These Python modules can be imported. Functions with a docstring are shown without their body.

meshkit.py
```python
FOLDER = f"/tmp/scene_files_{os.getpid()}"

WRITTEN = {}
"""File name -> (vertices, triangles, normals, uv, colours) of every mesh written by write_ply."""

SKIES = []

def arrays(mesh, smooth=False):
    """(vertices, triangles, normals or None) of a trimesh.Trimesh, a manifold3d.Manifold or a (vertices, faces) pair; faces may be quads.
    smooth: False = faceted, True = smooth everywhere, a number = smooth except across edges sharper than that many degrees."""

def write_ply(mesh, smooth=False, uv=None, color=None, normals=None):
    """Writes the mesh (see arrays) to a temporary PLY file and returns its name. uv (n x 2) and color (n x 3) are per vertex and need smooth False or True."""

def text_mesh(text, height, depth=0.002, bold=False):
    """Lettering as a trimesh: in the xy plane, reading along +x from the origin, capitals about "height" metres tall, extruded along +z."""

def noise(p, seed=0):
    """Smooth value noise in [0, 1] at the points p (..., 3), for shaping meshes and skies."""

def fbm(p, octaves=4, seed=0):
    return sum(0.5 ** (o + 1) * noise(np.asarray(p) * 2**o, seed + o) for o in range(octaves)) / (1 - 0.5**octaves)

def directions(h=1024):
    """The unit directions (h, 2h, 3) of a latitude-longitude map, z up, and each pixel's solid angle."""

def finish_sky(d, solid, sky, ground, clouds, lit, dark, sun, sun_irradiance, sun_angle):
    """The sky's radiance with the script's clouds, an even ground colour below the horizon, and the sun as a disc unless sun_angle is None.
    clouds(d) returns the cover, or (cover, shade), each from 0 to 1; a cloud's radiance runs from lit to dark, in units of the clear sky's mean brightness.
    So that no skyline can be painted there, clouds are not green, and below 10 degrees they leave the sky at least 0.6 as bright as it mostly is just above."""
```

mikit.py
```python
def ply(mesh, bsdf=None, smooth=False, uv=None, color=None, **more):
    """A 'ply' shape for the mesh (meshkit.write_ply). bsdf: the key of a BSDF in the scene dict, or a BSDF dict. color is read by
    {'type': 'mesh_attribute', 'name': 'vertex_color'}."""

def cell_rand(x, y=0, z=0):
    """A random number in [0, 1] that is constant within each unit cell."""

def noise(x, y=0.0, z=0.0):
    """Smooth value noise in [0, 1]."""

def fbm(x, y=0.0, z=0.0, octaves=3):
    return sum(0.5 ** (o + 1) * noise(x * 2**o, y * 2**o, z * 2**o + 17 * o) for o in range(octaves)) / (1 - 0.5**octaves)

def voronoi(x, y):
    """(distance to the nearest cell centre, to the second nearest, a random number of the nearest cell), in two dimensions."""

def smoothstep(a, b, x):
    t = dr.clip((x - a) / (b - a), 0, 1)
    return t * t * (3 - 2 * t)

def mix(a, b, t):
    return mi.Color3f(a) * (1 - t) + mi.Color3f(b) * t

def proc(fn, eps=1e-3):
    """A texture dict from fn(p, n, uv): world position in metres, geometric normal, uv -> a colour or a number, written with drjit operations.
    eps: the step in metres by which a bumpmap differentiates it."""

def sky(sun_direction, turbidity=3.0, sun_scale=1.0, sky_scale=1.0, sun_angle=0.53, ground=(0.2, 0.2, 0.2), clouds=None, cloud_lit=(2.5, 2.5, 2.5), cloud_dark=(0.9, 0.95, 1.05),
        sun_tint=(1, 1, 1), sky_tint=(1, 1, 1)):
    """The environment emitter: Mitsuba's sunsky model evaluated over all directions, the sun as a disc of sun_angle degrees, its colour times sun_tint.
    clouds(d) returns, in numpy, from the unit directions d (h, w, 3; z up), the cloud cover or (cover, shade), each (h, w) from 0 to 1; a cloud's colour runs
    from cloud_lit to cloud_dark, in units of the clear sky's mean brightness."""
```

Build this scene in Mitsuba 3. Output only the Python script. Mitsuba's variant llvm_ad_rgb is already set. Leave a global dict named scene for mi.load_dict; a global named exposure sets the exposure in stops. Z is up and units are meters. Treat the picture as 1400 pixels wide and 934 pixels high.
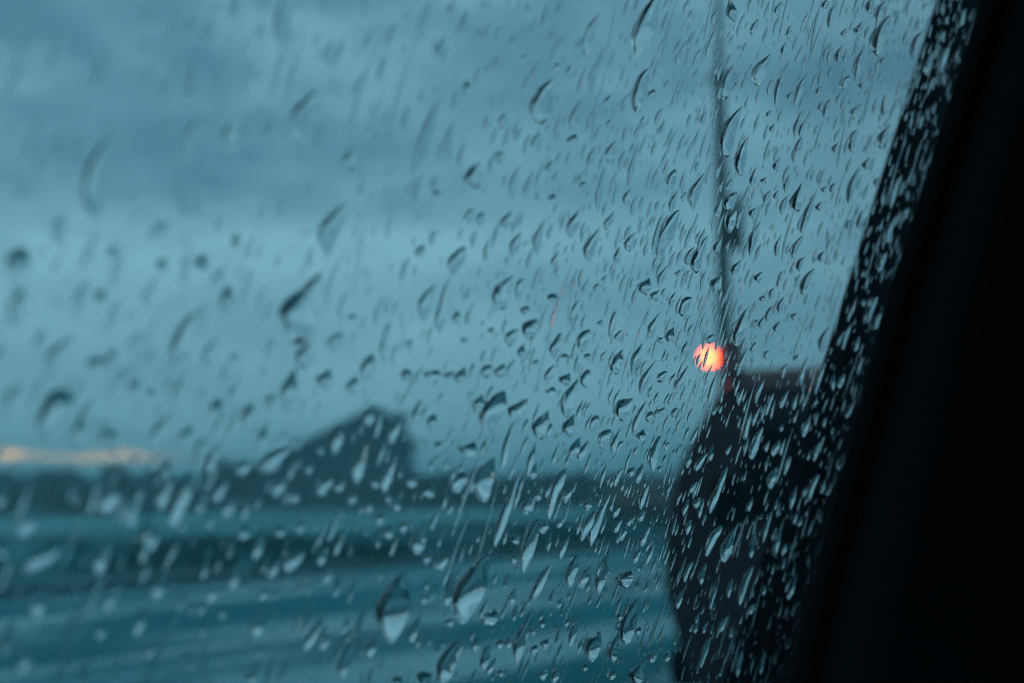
import math, random
import numpy as np, trimesh, mitsuba as mi, drjit as dr
import mikit, meshkit
from mikit import proc, noise, fbm, smoothstep, mix
from shapely.geometry import Polygon
from shapely.strtree import STRtree
T = mi.ScalarTransform4f
scene, labels = {}, {}
rng = np.random.default_rng(11)

# ------------------------------------------------------------------ camera, sky, exposure
EYE = np.array([0.0, 0.0, 1.25])                       # inside the parked car, close to the side window
PITCH = math.radians(6.78)
LOOK = np.array([0.0, math.cos(PITCH), math.sin(PITCH)])
exposure = 1.3
SHIFT = np.array([-0.62, -0.92, -1.30])                # the origin lies in the middle of the wet pane; the ground is at z = -1.30
scene['camera'] = {'type': 'thinlens', 'fov': 45.0, 'fov_axis': 'x', 'near_clip': 0.01, 'far_clip': 3000.0,
                   'aperture_radius': 0.0064, 'focus_distance': 0.98,
                   'to_world': T().look_at(origin=(EYE + SHIFT).tolist(), target=(EYE + SHIFT + LOOK).tolist(), up=[0, 0, 1]),
                   'medium': {'type': 'ref', 'id': 'rain_air'}}
scene['rain_air'] = {'type': 'homogeneous', 'albedo': {'type': 'rgb', 'value': [0.60, 0.93, 0.97]}, 'sigma_t': 0.0032,
                     'phase': {'type': 'isotropic'}}

def clouds(d):
    el = np.degrees(np.arcsin(np.clip(d[..., 2], -1, 1)))
    az = np.degrees(np.arctan2(d[..., 0], d[..., 1]))
    q = np.stack([az / 9.0, el / 2.3, az * 0], -1)
    q2 = np.stack([az / 4.2 + el / 5, el / 2.6 - az / 16, az * 0 + 5], -1)
    n = 0.62 * meshkit.fbm(q, 4, 3) + 0.38 * meshkit.fbm(q2, 4, 9)
    # a lighter bank of cloud about ten degrees up, heavier cloud above it and low down
    bank = 1 / (1 + np.exp((el - 12.0 - 0.10 * az) / 1.3)) * (0.55 + 0.45 / (1 + np.exp((az - 4.0) / 4.0)))
    heavy = np.clip((el - 12.0) / 3.0, 0, 1) * np.clip((34.0 - el) / 12.0, 0, 1) * np.clip(0.30 - az / 22, 0, 1)
    q3 = np.stack([az / 1.6 + el / 9, el / 0.9, az * 0 + 9], -1)
    n = n + 0.30 * (meshkit.fbm(q3, 4, 13) - 0.5)
    edge = np.exp(-((el - 11.3 - 0.05 * az) / 1.3) ** 2) / (1 + np.exp((az - 2.0) / 4.0))     # ragged bright rim of that bank
    up = np.clip((d[..., 2] - 0.42) / 0.5, 0, 1)                   # an overcast sky is brighter overhead
    shade = 0.58 - 0.38 * bank + 0.26 * heavy + (0.75 + 0.70 * np.clip((el - 4.0) / 6.0, 0, 1)) * (n - 0.5) - edge * np.clip(4.0 * (n - 0.40), 0, .8) - 0.45 * up
    # the one gap under the cloud deck, at the horizon where the sun went down
    rag = meshkit.noise(np.stack([az / 2.2, az * 0, az * 0], -1), 4) - .5
    gap = np.exp(-((el - 1.42 - 0.30 * rag) / (0.21 + 0.12 * rag)) ** 2) * np.clip((az + 40.0) / 6.0, 0, 1) / (1 + np.exp((az + 17.0) / 1.3))
    gap = gap * np.clip(-0.25 + 1.9 * meshkit.fbm(np.stack([az / 1.7, el / 0.9, az * 0 + 2], -1), 3, 5), 0, 1)
    return 1 - 0.82 * np.clip(gap, 0, 1), np.clip(shade, 0, 1)

scene['sky'] = mikit.sky((math.sin(math.radians(-19)), math.cos(math.radians(-19)), 0.03), turbidity=3, sun_scale=0.0, sky_scale=22.8,
                         ground=(0.06, 0.09, 0.10), clouds=clouds, cloud_lit=(0.54, 1.18, 1.44), cloud_dark=(0.20, 0.54, 0.78), sky_tint=(0.31, 0.37, 0.64))

# ------------------------------------------------------------------ helpers
EA = np.array([0.5686431876398592, 0.8225842966837988, 0.0])      # along the car and the road
EO = np.array([-0.8225842966837988, 0.5686431876398592, 0.0])     # away from the car, across the road
NH = np.array([-0.789755385360867, 0.5459489338634658, 0.27968945798305195])   # the pane's outward normal
EV = np.array([0.23006815608486167, -0.1590435049367471, 0.9600905202600152])  # up the pane
PS = 2.0                                                          # scale of the pane's own coordinates (h along, v up) to metres
P0 = EYE + NH * 0.223536763476045 * PS                            # the pane's point nearest the eye

def ply(mesh, bsdf=None, smooth=False, **more):
    if isinstance(mesh, (tuple, list)): return mikit.ply((np.asarray(mesh[0], float) + SHIFT, mesh[1]), bsdf, smooth, **more)
    m = mesh.copy(); m.apply_translation(SHIFT)
    return mikit.ply(m, bsdf, smooth, **more)

def ground_pt(o, a, z=0.0):
    return np.array([EO[0] * o + EA[0] * a, EO[1] * o + EA[1] * a, z])

def pane_pt(h, v, off=0.0):
    h, v, off = (np.asarray(x, float)[..., None] for x in (h, v, off))
    return P0 + PS * (EA * h + EV * v + NH * off)

def key_for(name):
    k, i = name, 0
    while k in scene or any(s.startswith(k + '__') for s in scene):
        i += 1
        k = f'{name}_{i:03d}'
    return k

def obj(name, mesh, bsdf, parent=None, smooth=False, label=None, cat=None, group=None, kind=None, **more):
    k = key_for(f'{parent}__{name}' if parent else name)
    scene[k] = ply(mesh, bsdf, smooth, **more)
    d = {}
    if label: d['label'] = label
    if cat: d['category'] = cat
    if group: d['group'] = group
    if kind: d['kind'] = kind
    if d: labels[k] = d
    return k

def box(cx, cy, cz, sx, sy, sz, bevel=0.0):
    if bevel:
        m = trimesh.creation.box([sx, sy, sz])
        import manifold3d as m3
        s = [m3.Manifold.sphere(bevel, 12).translate([cx + i * (sx / 2 - bevel), cy + j * (sy / 2 - bevel), cz + k * (sz / 2 - bevel)]) for i in (-1, 1) for j in (-1, 1) for k in (-1, 1)]
        h = m3.Manifold.batch_hull(s).to_mesh()
        return trimesh.Trimesh(h.vert_properties[:, :3], h.tri_verts, process=False)
    m = trimesh.creation.box([sx, sy, sz])
    m.apply_translation([cx, cy, cz])
    return m

def loft(rings, cap=True):
    n, m = len(rings), len(rings[0])
    v = np.concatenate(rings)
    f = []
    for i in range(n - 1):
        for j in range(m):
            a, b = i * m + j, i * m + (j + 1) % m
            f += [[a, b, b + m], [a, b + m, a + m]]
    if cap:
        for j in range(1, m - 1):
            f += [[0, j + 1, j], [(n - 1) * m, (n - 1) * m + j, (n - 1) * m + j + 1]]
    t = trimesh.Trimesh(v, f, process=False)
    if t.volume < 0: t.invert()
    return t

def frame_mesh(mesh, origin, ex, ey, ez=(0, 0, 1)):
    M = np.eye(4)
    M[:3, 0], M[:3, 1], M[:3, 2], M[:3, 3] = ex, ey, ez, origin
    mesh = mesh.copy(); mesh.apply_transform(M)
    return mesh

def rgb(*c): return {'type': 'rgb', 'value': list(c)}
def pr(color, rough=0.6, spec=0.5, **k):
    return {'type': 'twosided', 'bsdf': {'type': 'principled', 'base_color': rgb(*color) if isinstance(color, tuple) else color, 'roughness': rough, 'specular': spec, **k}}

# ------------------------------------------------------------------ materials
def road_uv(p):
    x, y = p.x - float(SHIFT[0]), p.y - float(SHIFT[1])
    return x * float(EO[0]) + y * float(EO[1]), x * float(EA[0]) + y * float(EA[1])
def road_color(p, n, uv):
    o, a = road_uv(p)
    g = fbm(p.x * 40, p.y * 40, 0, 3)
    w = fbm(o * 1.3, a * 0.25, 3, 4)
    return mix([0.004, 0.090, 0.108], [0.012, 0.165, 0.190], smoothstep(.3, .7, .55 * g + .45 * w))
def road_rough(p, n, uv):
    o, a = road_uv(p)
    rut = .5 + .5 * dr.sin(o * 2.9 + 4.0 * noise(a * 0.07, o * .3) + .8)
    wet = smoothstep(.36, .62, .25 * rut + .75 * fbm(o * 1.5, a * 0.34, 7, 5))
    return 0.72 - 0.50 * wet
def field_color(p, n, uv):
    o, a = road_uv(p)
    t = fbm(o * 0.25, a * 0.05, 1, 4)
    g = fbm(p.x * 3, p.y * 3, 5, 3)
    return mix([0.012, 0.046, 0.044], [0.030, 0.090, 0.085], smoothstep(.3, .7, .6 * t + .4 * g))
def meadow_color(p, n, uv):
    o, a = road_uv(p)
    t = fbm(o * 0.22, a * 0.11, 21, 4)
    g = fbm(p.x * 6, p.y * 6, 5, 3)
    return mix([0.010, 0.080, 0.090], [0.075, 0.260, 0.270], smoothstep(.38, .60, .75 * t + .25 * g))
def grass_color(p, n, uv):
    g = .35 * fbm(p.x * 5, p.y * 5, p.z * 5, 3) + .65 * fbm(p.x * .55, p.y * .55, 4, 3)
    return mix([0.006, 0.065, 0.075], [0.026, 0.190, 0.205], smoothstep(.36, .62, g))
scene['m_road'] = {'type': 'twosided', 'bsdf': {'type': 'bumpmap', 'tex': proc(lambda p, n, uv: fbm(p.x * 90, p.y * 90, 0, 2), 2e-3), 'scale': 0.0005,
                   'bsdf': {'type': 'principled', 'base_color': proc(road_color), 'roughness': proc(road_rough), 'specular': 0.25, 'spec_tint': 1.0}}}
scene['m_field'] = pr(proc(field_color), 0.8, 0.2)
scene['m_meadow'] = pr(proc(meadow_color), 0.6, 0.25)
scene['m_grass'] = pr(proc(grass_color), 0.7, 0.15)
scene['m_leaf'] = pr(proc(lambda p, n, uv: mix([0.004, 0.068, 0.082], [0.010, 0.108, 0.126], noise(p.x * 2.3, p.y * 2.3, p.z * 2.3))), 0.55, 0.4)
scene['m_bark'] = pr(proc(lambda p, n, uv: mix([0.03, 0.03, 0.028], [0.06, 0.055, 0.05], fbm(p.x * 9, p.y * 9, p.z * 2, 3))), 0.8, 0.2)
scene['m_kerb'] = pr(proc(lambda p, n, uv: mix([0.030, 0.085, 0.100], [0.065, 0.140, 0.155], fbm(p.x * 14, p.y * 14, p.z * 14, 3))), 0.35, 0.5)
scene['m_paint'] = pr(proc(lambda p, n, uv: mix([0.22, 0.24, 0.24], [0.5, 0.52, 0.52], smoothstep(.35, .6, fbm(p.x * 12, p.y * 12, 2, 4)))), 0.35, 0.5)
scene['m_wall'] = pr(proc(lambda p, n, uv: mix([0.006, 0.060, 0.080], [0.014, 0.090, 0.115], fbm(p.x * 3, p.y * 3, p.z * 3, 3))), 0.85, 0.2)
scene['m_roof'] = pr(proc(lambda p, n, uv: mix([0.005, 0.056, 0.076], [0.012, 0.084, 0.110], fbm(p.x * 6, p.y * 6, p.z * 6, 3))), 0.7, 0.25)
scene['m_darkglass'] = pr((0.010, 0.012, 0.013), 0.08, 0.4)
scene['m_van'] = pr(proc(lambda p, n, uv: mix([0.042, 0.028, 0.034], [0.074, 0.050, 0.058], fbm(p.x * 7, p.y * 7, p.z * 7, 4))), 0.42, 0.25)
scene['m_maroon_lamplit'] = pr(proc(lambda p, n, uv: mix([0.170, 0.088, 0.090], [0.300, 0.150, 0.150], fbm(p.x * 9, p.y * 9, p.z * 9, 4))), 0.5, 0.3)  # maroon with the roof lamp's warm light painted in; the lamp housing shares it
scene['m_rubber'] = pr(proc(lambda p, n, uv: mix([0.007, 0.008, 0.009], [0.014, 0.015, 0.016], fbm(p.x * 70, p.y * 70, p.z * 70, 3))), 0.8, 0.15)
scene['m_seal'] = pr(proc(lambda p, n, uv: mix([0.008, 0.013, 0.015], [0.016, 0.024, 0.027], fbm(p.x * 90, p.y * 90, p.z * 90, 3))), 0.85, 0.1)
scene['m_steel'] = pr(proc(lambda p, n, uv: mix([0.012, 0.024, 0.030], [0.026, 0.042, 0.050], fbm(p.x * 12, p.y * 12, p.z * 3, 3))), 0.5, 0.4)
scene['m_cabin'] = pr(proc(lambda p, n, uv: mix([0.026, 0.050, 0.060], [0.048, 0.080, 0.092], fbm(p.x * 160, p.y * 160, p.z * 160, 2))), 0.9, 0.1)
scene['m_trim'] = pr(proc(lambda p, n, uv: mix([0.005, 0.007, 0.008], [0.010, 0.013, 0.014], fbm(p.x * 60, p.y * 60, p.z * 60, 3))), 0.75, 0.08)
scene['m_carpaint'] = pr((0.010, 0.011, 0.013), 0.3, 0.4)
scene['m_pane'] = {'type': 'thindielectric', 'int_ior': 1.5, 'ext_ior': 1.0}
scene['m_water'] = {'type': 'dielectric', 'int_ior': 1.333, 'ext_ior': 1.0}
scene['m_lens'] = pr((0.6, 0.16, 0.05), 0.2, 0.5)

# ------------------------------------------------------------------ ground
def strip(o0, o1, a0, a1, z, nx=1, ny=1):
    o, a = np.meshgrid(np.linspace(o0, o1, nx + 1), np.linspace(a0, a1, ny + 1), indexing='ij')
    v = np.stack([EO[0] * o + EA[0] * a, EO[1] * o + EA[1] * a, np.full_like(o, z)], -1).reshape(-1, 3)
    i, j = np.meshgrid(np.arange(nx), np.arange(ny), indexing='ij')
    q = (i * (ny + 1) + j).reshape(-1)
    f = np.stack([q, q + ny + 1, q + ny + 2, q + 1], 1)
    return v, f
disc = trimesh.creation.cylinder(700, 0.5, sections=96); disc.apply_translation([0, 0, -0.27])
obj('ground', disc, 'm_field', kind='structure', label='dark wet grass fields reaching to the horizon behind the road')
obj('road', strip(-4.2, 13.0, -250, 400, 0.0), 'm_road', kind='structure', label='wet asphalt road with pale reflections in its wheel tracks')
kb = []
obj('verge', strip(13.15, 22.5, -250, 400, 0.06, 4, 60), 'm_grass', kind='structure', label='dark strip of grass along the far edge of the wet road')
obj('meadow', strip(22.5, 50.0, -250, 400, 0.012), 'm_meadow', kind='structure', label='paler wet strip of meadow beyond the dark verge')
m = trimesh.util.concatenate([trimesh.Trimesh(*strip(11.2, 11.35, a, a + 0.98, 0.12)) if False else frame_mesh(box(0, 0, 0.0, 0.98, 0.15, 0.24, 0.015), ground_pt(13.075, a, 0), EA, EO) for a in np.arange(-8, 60, 1.0)])
obj('kerb', m, 'm_kerb', kind='structure', label='low stone kerb between the wet road and the grass')
for a in np.arange(-6, 46, 6.0):
    obj('lane_marking', strip(7.55, 7.67, a, a + 3.0, 0.004), 'm_paint', 'road')

def tufts(n, o0, o1, a0, a1, hgt, z0, blades=7, seed=1):
    r = np.random.default_rng(seed)
    vs, fs, k = [], [], 0
    o, a = r.uniform(o0, o1, n), r.uniform(a0, a1, n)
    patch = meshkit.fbm(np.stack([o * .35, a * .22, o * 0], -1), 3, seed + 3)
    for i in range(n):
        if patch[i] < .47: continue                                # grown in patches
        c = ground_pt(o[i], a[i], z0)
        for b in range(blades):
            t = r.uniform(0, 6.283); h = hgt * r.uniform(.5, 1.2); w = .02 + .03 * r.random()
            b0 = c + [r.normal(0, .12), r.normal(0, .12), 0]
            d = np.array([math.cos(t), math.sin(t), 0]); s = np.array([-d[1], d[0], 0]) * w
            vs += [b0 - s, b0 + s, b0 + d * h * .4 + [0, 0, h]]
            fs.append([k, k + 1, k + 2]); k += 3
    return np.array(vs), np.array(fs)
obj('verge_grass', tufts(4200, 13.3, 22.3, -12, 70, 0.24, 0.05), 'm_grass', kind='stuff', label='rough dark grass standing along the far side of the wet road', cat='grass')

# foliage: many small leaf faces through the volume of some lumps
def leaves(lumps, n, size, seed):
    r = np.random.default_rng(seed)
    lumps = np.array(lumps, float)            # x y z rx ry rz
    wt = (lumps[:, 3] * lumps[:, 4] * lumps[:, 5]) ** .67
    i = r.choice(len(lumps), n, p=wt / wt.sum())
    d = r.normal(size=(n, 3)); d /= np.linalg.norm(d, axis=1, keepdims=True)
    rad = r.uniform(.25, 1, n) ** .45 * (1 + .18 * r.normal(size=n))
    c = lumps[i, :3] + d * rad[:, None] * lumps[i, 3:]
    u = r.normal(size=(n, 3)); u /= np.linalg.norm(u, axis=1, keepdims=True)
    w = np.cross(u, r.normal(size=(n, 3))); w /= np.linalg.norm(w, axis=1, keepdims=True)
    s = size * r.uniform(.6, 1.4, n)[:, None]
    v = np.stack([c - u * s, c + w * s * .5, c + u * s, c - w * s * .5], 1).reshape(-1, 3)
    q = np.arange(n)[:, None] * 4
    keep = v[:, 2].reshape(-1, 4).min(1) > -0.05
    return v, (q + np.arange(4))[keep]

def tree(name, pt, h, r, n, seed, label, cat='tree', group=None, size=.35, trunk=.3):
    g = np.random.default_rng(seed)
    k = key_for(name)
    labels[k] = {'label': label, 'category': cat, **({'group': group} if group else {})}
    lum = []
    for i in range(9):
        t = g.uniform(trunk, .92); rr = r * (1.05 - .6 * abs(t - .5)) * g.uniform(.35, .6)
        ang = g.uniform(0, 6.28); off = r * g.uniform(.1, .6) * (1.1 - t * .6)
        lum.append([pt[0] + off * math.cos(ang), pt[1] + off * math.sin(ang), pt[2] + h * t, rr, rr, rr * .8])
    rings = []
    for i, t in enumerate(np.linspace(0, .8, 6)):
        a = np.arange(7) / 7 * 6.283; q = .045 * h * (1 - t * .9)
        rings.append(np.stack([pt[0] + q * np.cos(a) + .02 * h * math.sin(3 * t), pt[1] + q * np.sin(a), pt[2] + a * 0 + h * t], 1))
    scene[k + '__trunk'] = ply(loft(rings), 'm_bark', 40)
    scene[k + '__crown'] = ply(leaves(lum, n, size, seed + 1), 'm_leaf')
    return k

# hedge behind the meadow, to the right of the house, and the far trees on the left
hl = []
r_ = np.random.default_rng(5)
for x in np.arange(-9, 42, 1.1):
    y = 80 + r_.normal(0, .5); hh = 2.25 + .12 * r_.normal()
    hl += [[x, y, hh * .45, 1.0, .9, hh * .5], [x + .5, y + .6, hh * .72, .8, .8, hh * .27]]
obj('hedge', leaves(hl, 26000, .17, 8), 'm_leaf', kind='stuff', label='long dark clipped hedge on the horizon between house and van', cat='hedge')
hl = []
for x in np.arange(-62, -12, 1.5):
    y = 100 + r_.normal(0, 2); hh = 1.9 + .9 * meshkit.fbm(np.array([x / 6, 0, 0]), 3, 2) + .25 * r_.normal() + (0.9 if x > -26 else 0)
    hl += [[x, y, hh * .45, 1.5, 1.5, hh * .5], [x + r_.normal(0, .5), y, hh * .75, 1.0, 1.0, hh * .3]]
obj('distant_scrub', leaves(hl, 22000, .28, 9), 'm_leaf', kind='stuff', label='low uneven line of dark scrub on the horizon left of the house', cat='scrub')
hl = []
for a in np.arange(-10, 120, 1.0):
    o = 50.8 + r_.normal(0, .5); hh = .8 + .35 * r_.random(); c = ground_pt(o, a)
    hl.append([c[0], c[1], hh * .45, .8, .8, hh * .5])
obj('meadow_scrub', leaves(hl, 12000, .14, 10), 'm_leaf', kind='stuff', label='low dark scrub along the far edge of the pale wet meadow', cat='scrub')

# ------------------------------------------------------------------ house
HX, HY = -20.2, 96.0
hk = 'house'
labels[hk] = {'label': 'dark house with one long low sloping roof standing on the horizon left of centre', 'category': 'house'}
prof = [(11.9, 0.0), (11.9, 4.9), (9.65, 7.35), (0.3, 2.58), (0.3, 0.0)]
def prism(pts, y0, y1):
    p = Polygon(pts)
    m = trimesh.creation.extrude_polygon(p, y1 - y0, engine='earcut')
    v = m.vertices.copy()
    m.vertices = np.stack([v[:, 0], y0 + v[:, 2], v[:, 1]], 1)
    if m.volume < 0: m.invert()
    return m
def hm(m): m = m.copy(); m.apply_translation([HX, HY, 0]); return m
obj('wall', hm(prism(prof, 0.0, 9.0)), 'm_wall', hk)
def slab(x0, z0, x1, z1, t, y0, y1):
    d = np.array([x1 - x0, z1 - z0]); d /= np.linalg.norm(d); nn = np.array([-d[1], d[0]]) * t
    if nn[1] < 0: nn = -nn
    return prism([(x0, z0), (x1, z1), (x1 + nn[0], z1 + nn[1]), (x0 + nn[0], z0 + nn[1])], y0, y1)
rk = obj('roof', hm(trimesh.util.concatenate([slab(-1.9, 1.50, 9.65, 7.38, .28, -.45, 9.45), slab(9.66, 7.38, 12.3, 4.5, .28, -.45, 9.45)])), 'm_roof', hk)
obj('chimney', hm(trimesh.util.concatenate([box(11.2, 4.0, 6.2, .9, .8, 2.2), box(11.2, 4.0, 7.36, 1.05, .95, .12)])), 'm_wall', 'house__roof')
for i, (x, z, w, h) in enumerate([(3.6, 1.5, 1.1, 1.1), (6.2, 1.5, 1.1, 1.1), (9.0, 4.3, 1.0, 1.2), (10.6, 1.5, 1.0, 1.1)]):
    k = obj('window', hm(trimesh.util.concatenate([box(x, -.02, z + h / 2 + .05, w + .16, .1, .1), box(x, -.02, z - h / 2 - .05, w + .2, .14, .1), box(x - w / 2 - .04, -.02, z, .08, .1, h), box(x + w / 2 + .04, -.02, z, .08, .1, h)])), 'm_bark', hk)
    kk = f'{hk}__window' if i == 0 else f'{hk}__window_{i:03d}'
    scene[kk + '__pane'] = ply(hm(box(x, .0, z, w, .03, h)), 'm_darkglass')
k = obj('door', hm(box(8.0, -.03, 1.05, 1.0, .08, 2.1)), 'm_bark', hk)
scene[hk + '__door__handle'] = ply(hm(box(8.38, -.1, 1.05, .05, .06, .14)), 'm_steel')
tree('field_tree', (-29.5, 92.0, 0), 3.1, 1.5, 1800, 37, 'small dark tree on the horizon just left of the long roof', size=.22)

# ------------------------------------------------------------------ parked car beyond the verge
def profile_body(pts, width, taper=None, inset=.05):
    """A body from a side profile (l along, z up), its sides drawn in a little near the top and rounded at the flanks."""
    p = Polygon(pts)
    rings = []
    for s, off in ((-1, inset), (-1 + .12 / width, inset * .35), (-1 + .3 / width, 0), (1 - .3 / width, 0), (1 - .12 / width, inset * .35), (1, inset)):
        q = p.buffer(-off, join_style=2) if off else p
        c = np.array(q.exterior.coords)[:-1]
        # resample so that all rings have as many points, starting at the same corner
        L = np.r_[0, np.cumsum(np.linalg.norm(np.diff(np.vstack([c, c[:1]]), axis=0), axis=1))]
        st = np.argmin(c @ np.array([1, 1])); c = np.roll(c, -st, 0)
        cc = np.vstack([c, c[:1]]); L = np.r_[0, np.cumsum(np.linalg.norm(np.diff(cc, axis=0), axis=1))]
        t = np.linspace(0, L[-1], 97)[:-1]
        cr = np.stack([np.interp(t, L, cc[:, 0]), np.interp(t, L, cc[:, 1])], 1)
        rings.append((s * width / 2, cr))
    out = []
    for w, c in rings:
        z = c[:, 1]
        tw = 1 - .10 * np.clip((z - 1.0) / .9, 0, 1)
        out.append(np.stack([c[:, 0], w * tw, z], 1))
    n, m = len(out), len(out[0])
    v = np.concatenate(out); f = []
    for i in range(n - 1):
        for j in range(m):
            a, b = i * m + j, i * m + (j + 1) % m
            f += [[a, b, b + m], [a, b + m, a + m]]
    tri = []
    caps = []
    for side in (0, n - 1):
        poly = Polygon(rings[side][1])
        vv, ff = trimesh.creation.triangulate_polygon(poly, engine='earcut')
        z = vv[:, 1]; tw = 1 - .10 * np.clip((z - 1.0) / .9, 0, 1)
        caps.append(trimesh.Trimesh(np.stack([vv[:, 0], rings[side][0] * tw, z], 1), ff, process=False))
    t = trimesh.util.concatenate([trimesh.Trimesh(v, f, process=False)] + caps)
    t.merge_vertices(); trimesh.repair.fix_normals(t)
    return t
def wheel_parts(parent, cx, cy, r, w, place):
    k = key_for(parent + '__wheel')
    tyre = trimesh.creation.torus(r - .09, .09, major_sections=28, minor_sections=10); tyre.apply_transform(trimesh.transformations.rotation_matrix(math.pi / 2, [1, 0, 0]))
    tyre.apply_scale([1, w / .18, 1]); tyre.apply_translation([cx, cy, r])
    rim = trimesh.creation.cylinder(r - .12, w * .6, sections=28); rim.apply_transform(trimesh.transformations.rotation_matrix(math.pi / 2, [1, 0, 0])); rim.apply_translation([cx, cy, r])
    scene[k + '__tyre'] = ply(place(tyre), 'm_rubber', 40); scene[k + '__rim'] = ply(place(rim), 'm_steel', 40)
def side_panel(pts, y0, t):
    m = trimesh.creation.extrude_polygon(Polygon(pts), t, engine='earcut'); v = m.vertices.copy()
    m.vertices = np.stack([v[:, 0], y0 + v[:, 2] * (1 if t > 0 else 1), v[:, 1]], 1)
    if m.volume < 0: m.invert()
    return m

ck = 'parked_car'
labels[ck] = {'label': 'small dark car parked far off beside the hedge, pale sky caught in its rear glass', 'category': 'car'}
co, ca = np.array([4.05, 40.0, .06]), np.array([EA[0], EA[1], 0])
cx_ = -np.array([math.sin(.22), math.cos(.22), 0]); cy_ = np.array([-cx_[1], cx_[0], 0])
cplace = lambda m: frame_mesh(m, co, cx_, cy_)
cp = [(-.1, .35), (0.0, .78), (.55, .92), (1.35, 1.38), (2.7, 1.42), (3.45, .98), (3.85, .88), (3.9, .35)]
obj('body', cplace(profile_body([(-x + 1.9, z) for x, z in cp][::-1], 1.7)), 'm_van', ck, 35)
rear = np.array([(1.9 - 2.73, 1.40), (1.9 - 3.43, 1.00)])
def quad_plate(p, q, w, t=.02):
    d = q - p; nn = np.array([-d[1], d[0]]); nn /= np.linalg.norm(nn); nn *= -1 if nn[1] < 0 else 1
    ring = np.array([[p[0], p[1]], [q[0], q[1]], [q[0] + nn[0] * t, q[1] + nn[1] * t], [p[0] + nn[0] * t, p[1] + nn[1] * t]])
    return loft([np.stack([ring[:, 0], np.full(4, -w / 2), ring[:, 1]], 1), np.stack([ring[:, 0], np.full(4, w / 2), ring[:, 1]], 1)])
obj('rear_window', cplace(quad_plate(rear[0] + [-.05, -.02], rear[1] + [.05, .03], 1.25)), 'm_darkglass', ck)
fr = np.array([(1.9 - 1.32, 1.36), (1.9 - .6, .95)])
obj('windscreen', cplace(quad_plate(fr[0] + [.05, -.02], fr[1] + [-.05, .03], 1.25)), 'm_darkglass', ck)
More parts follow.
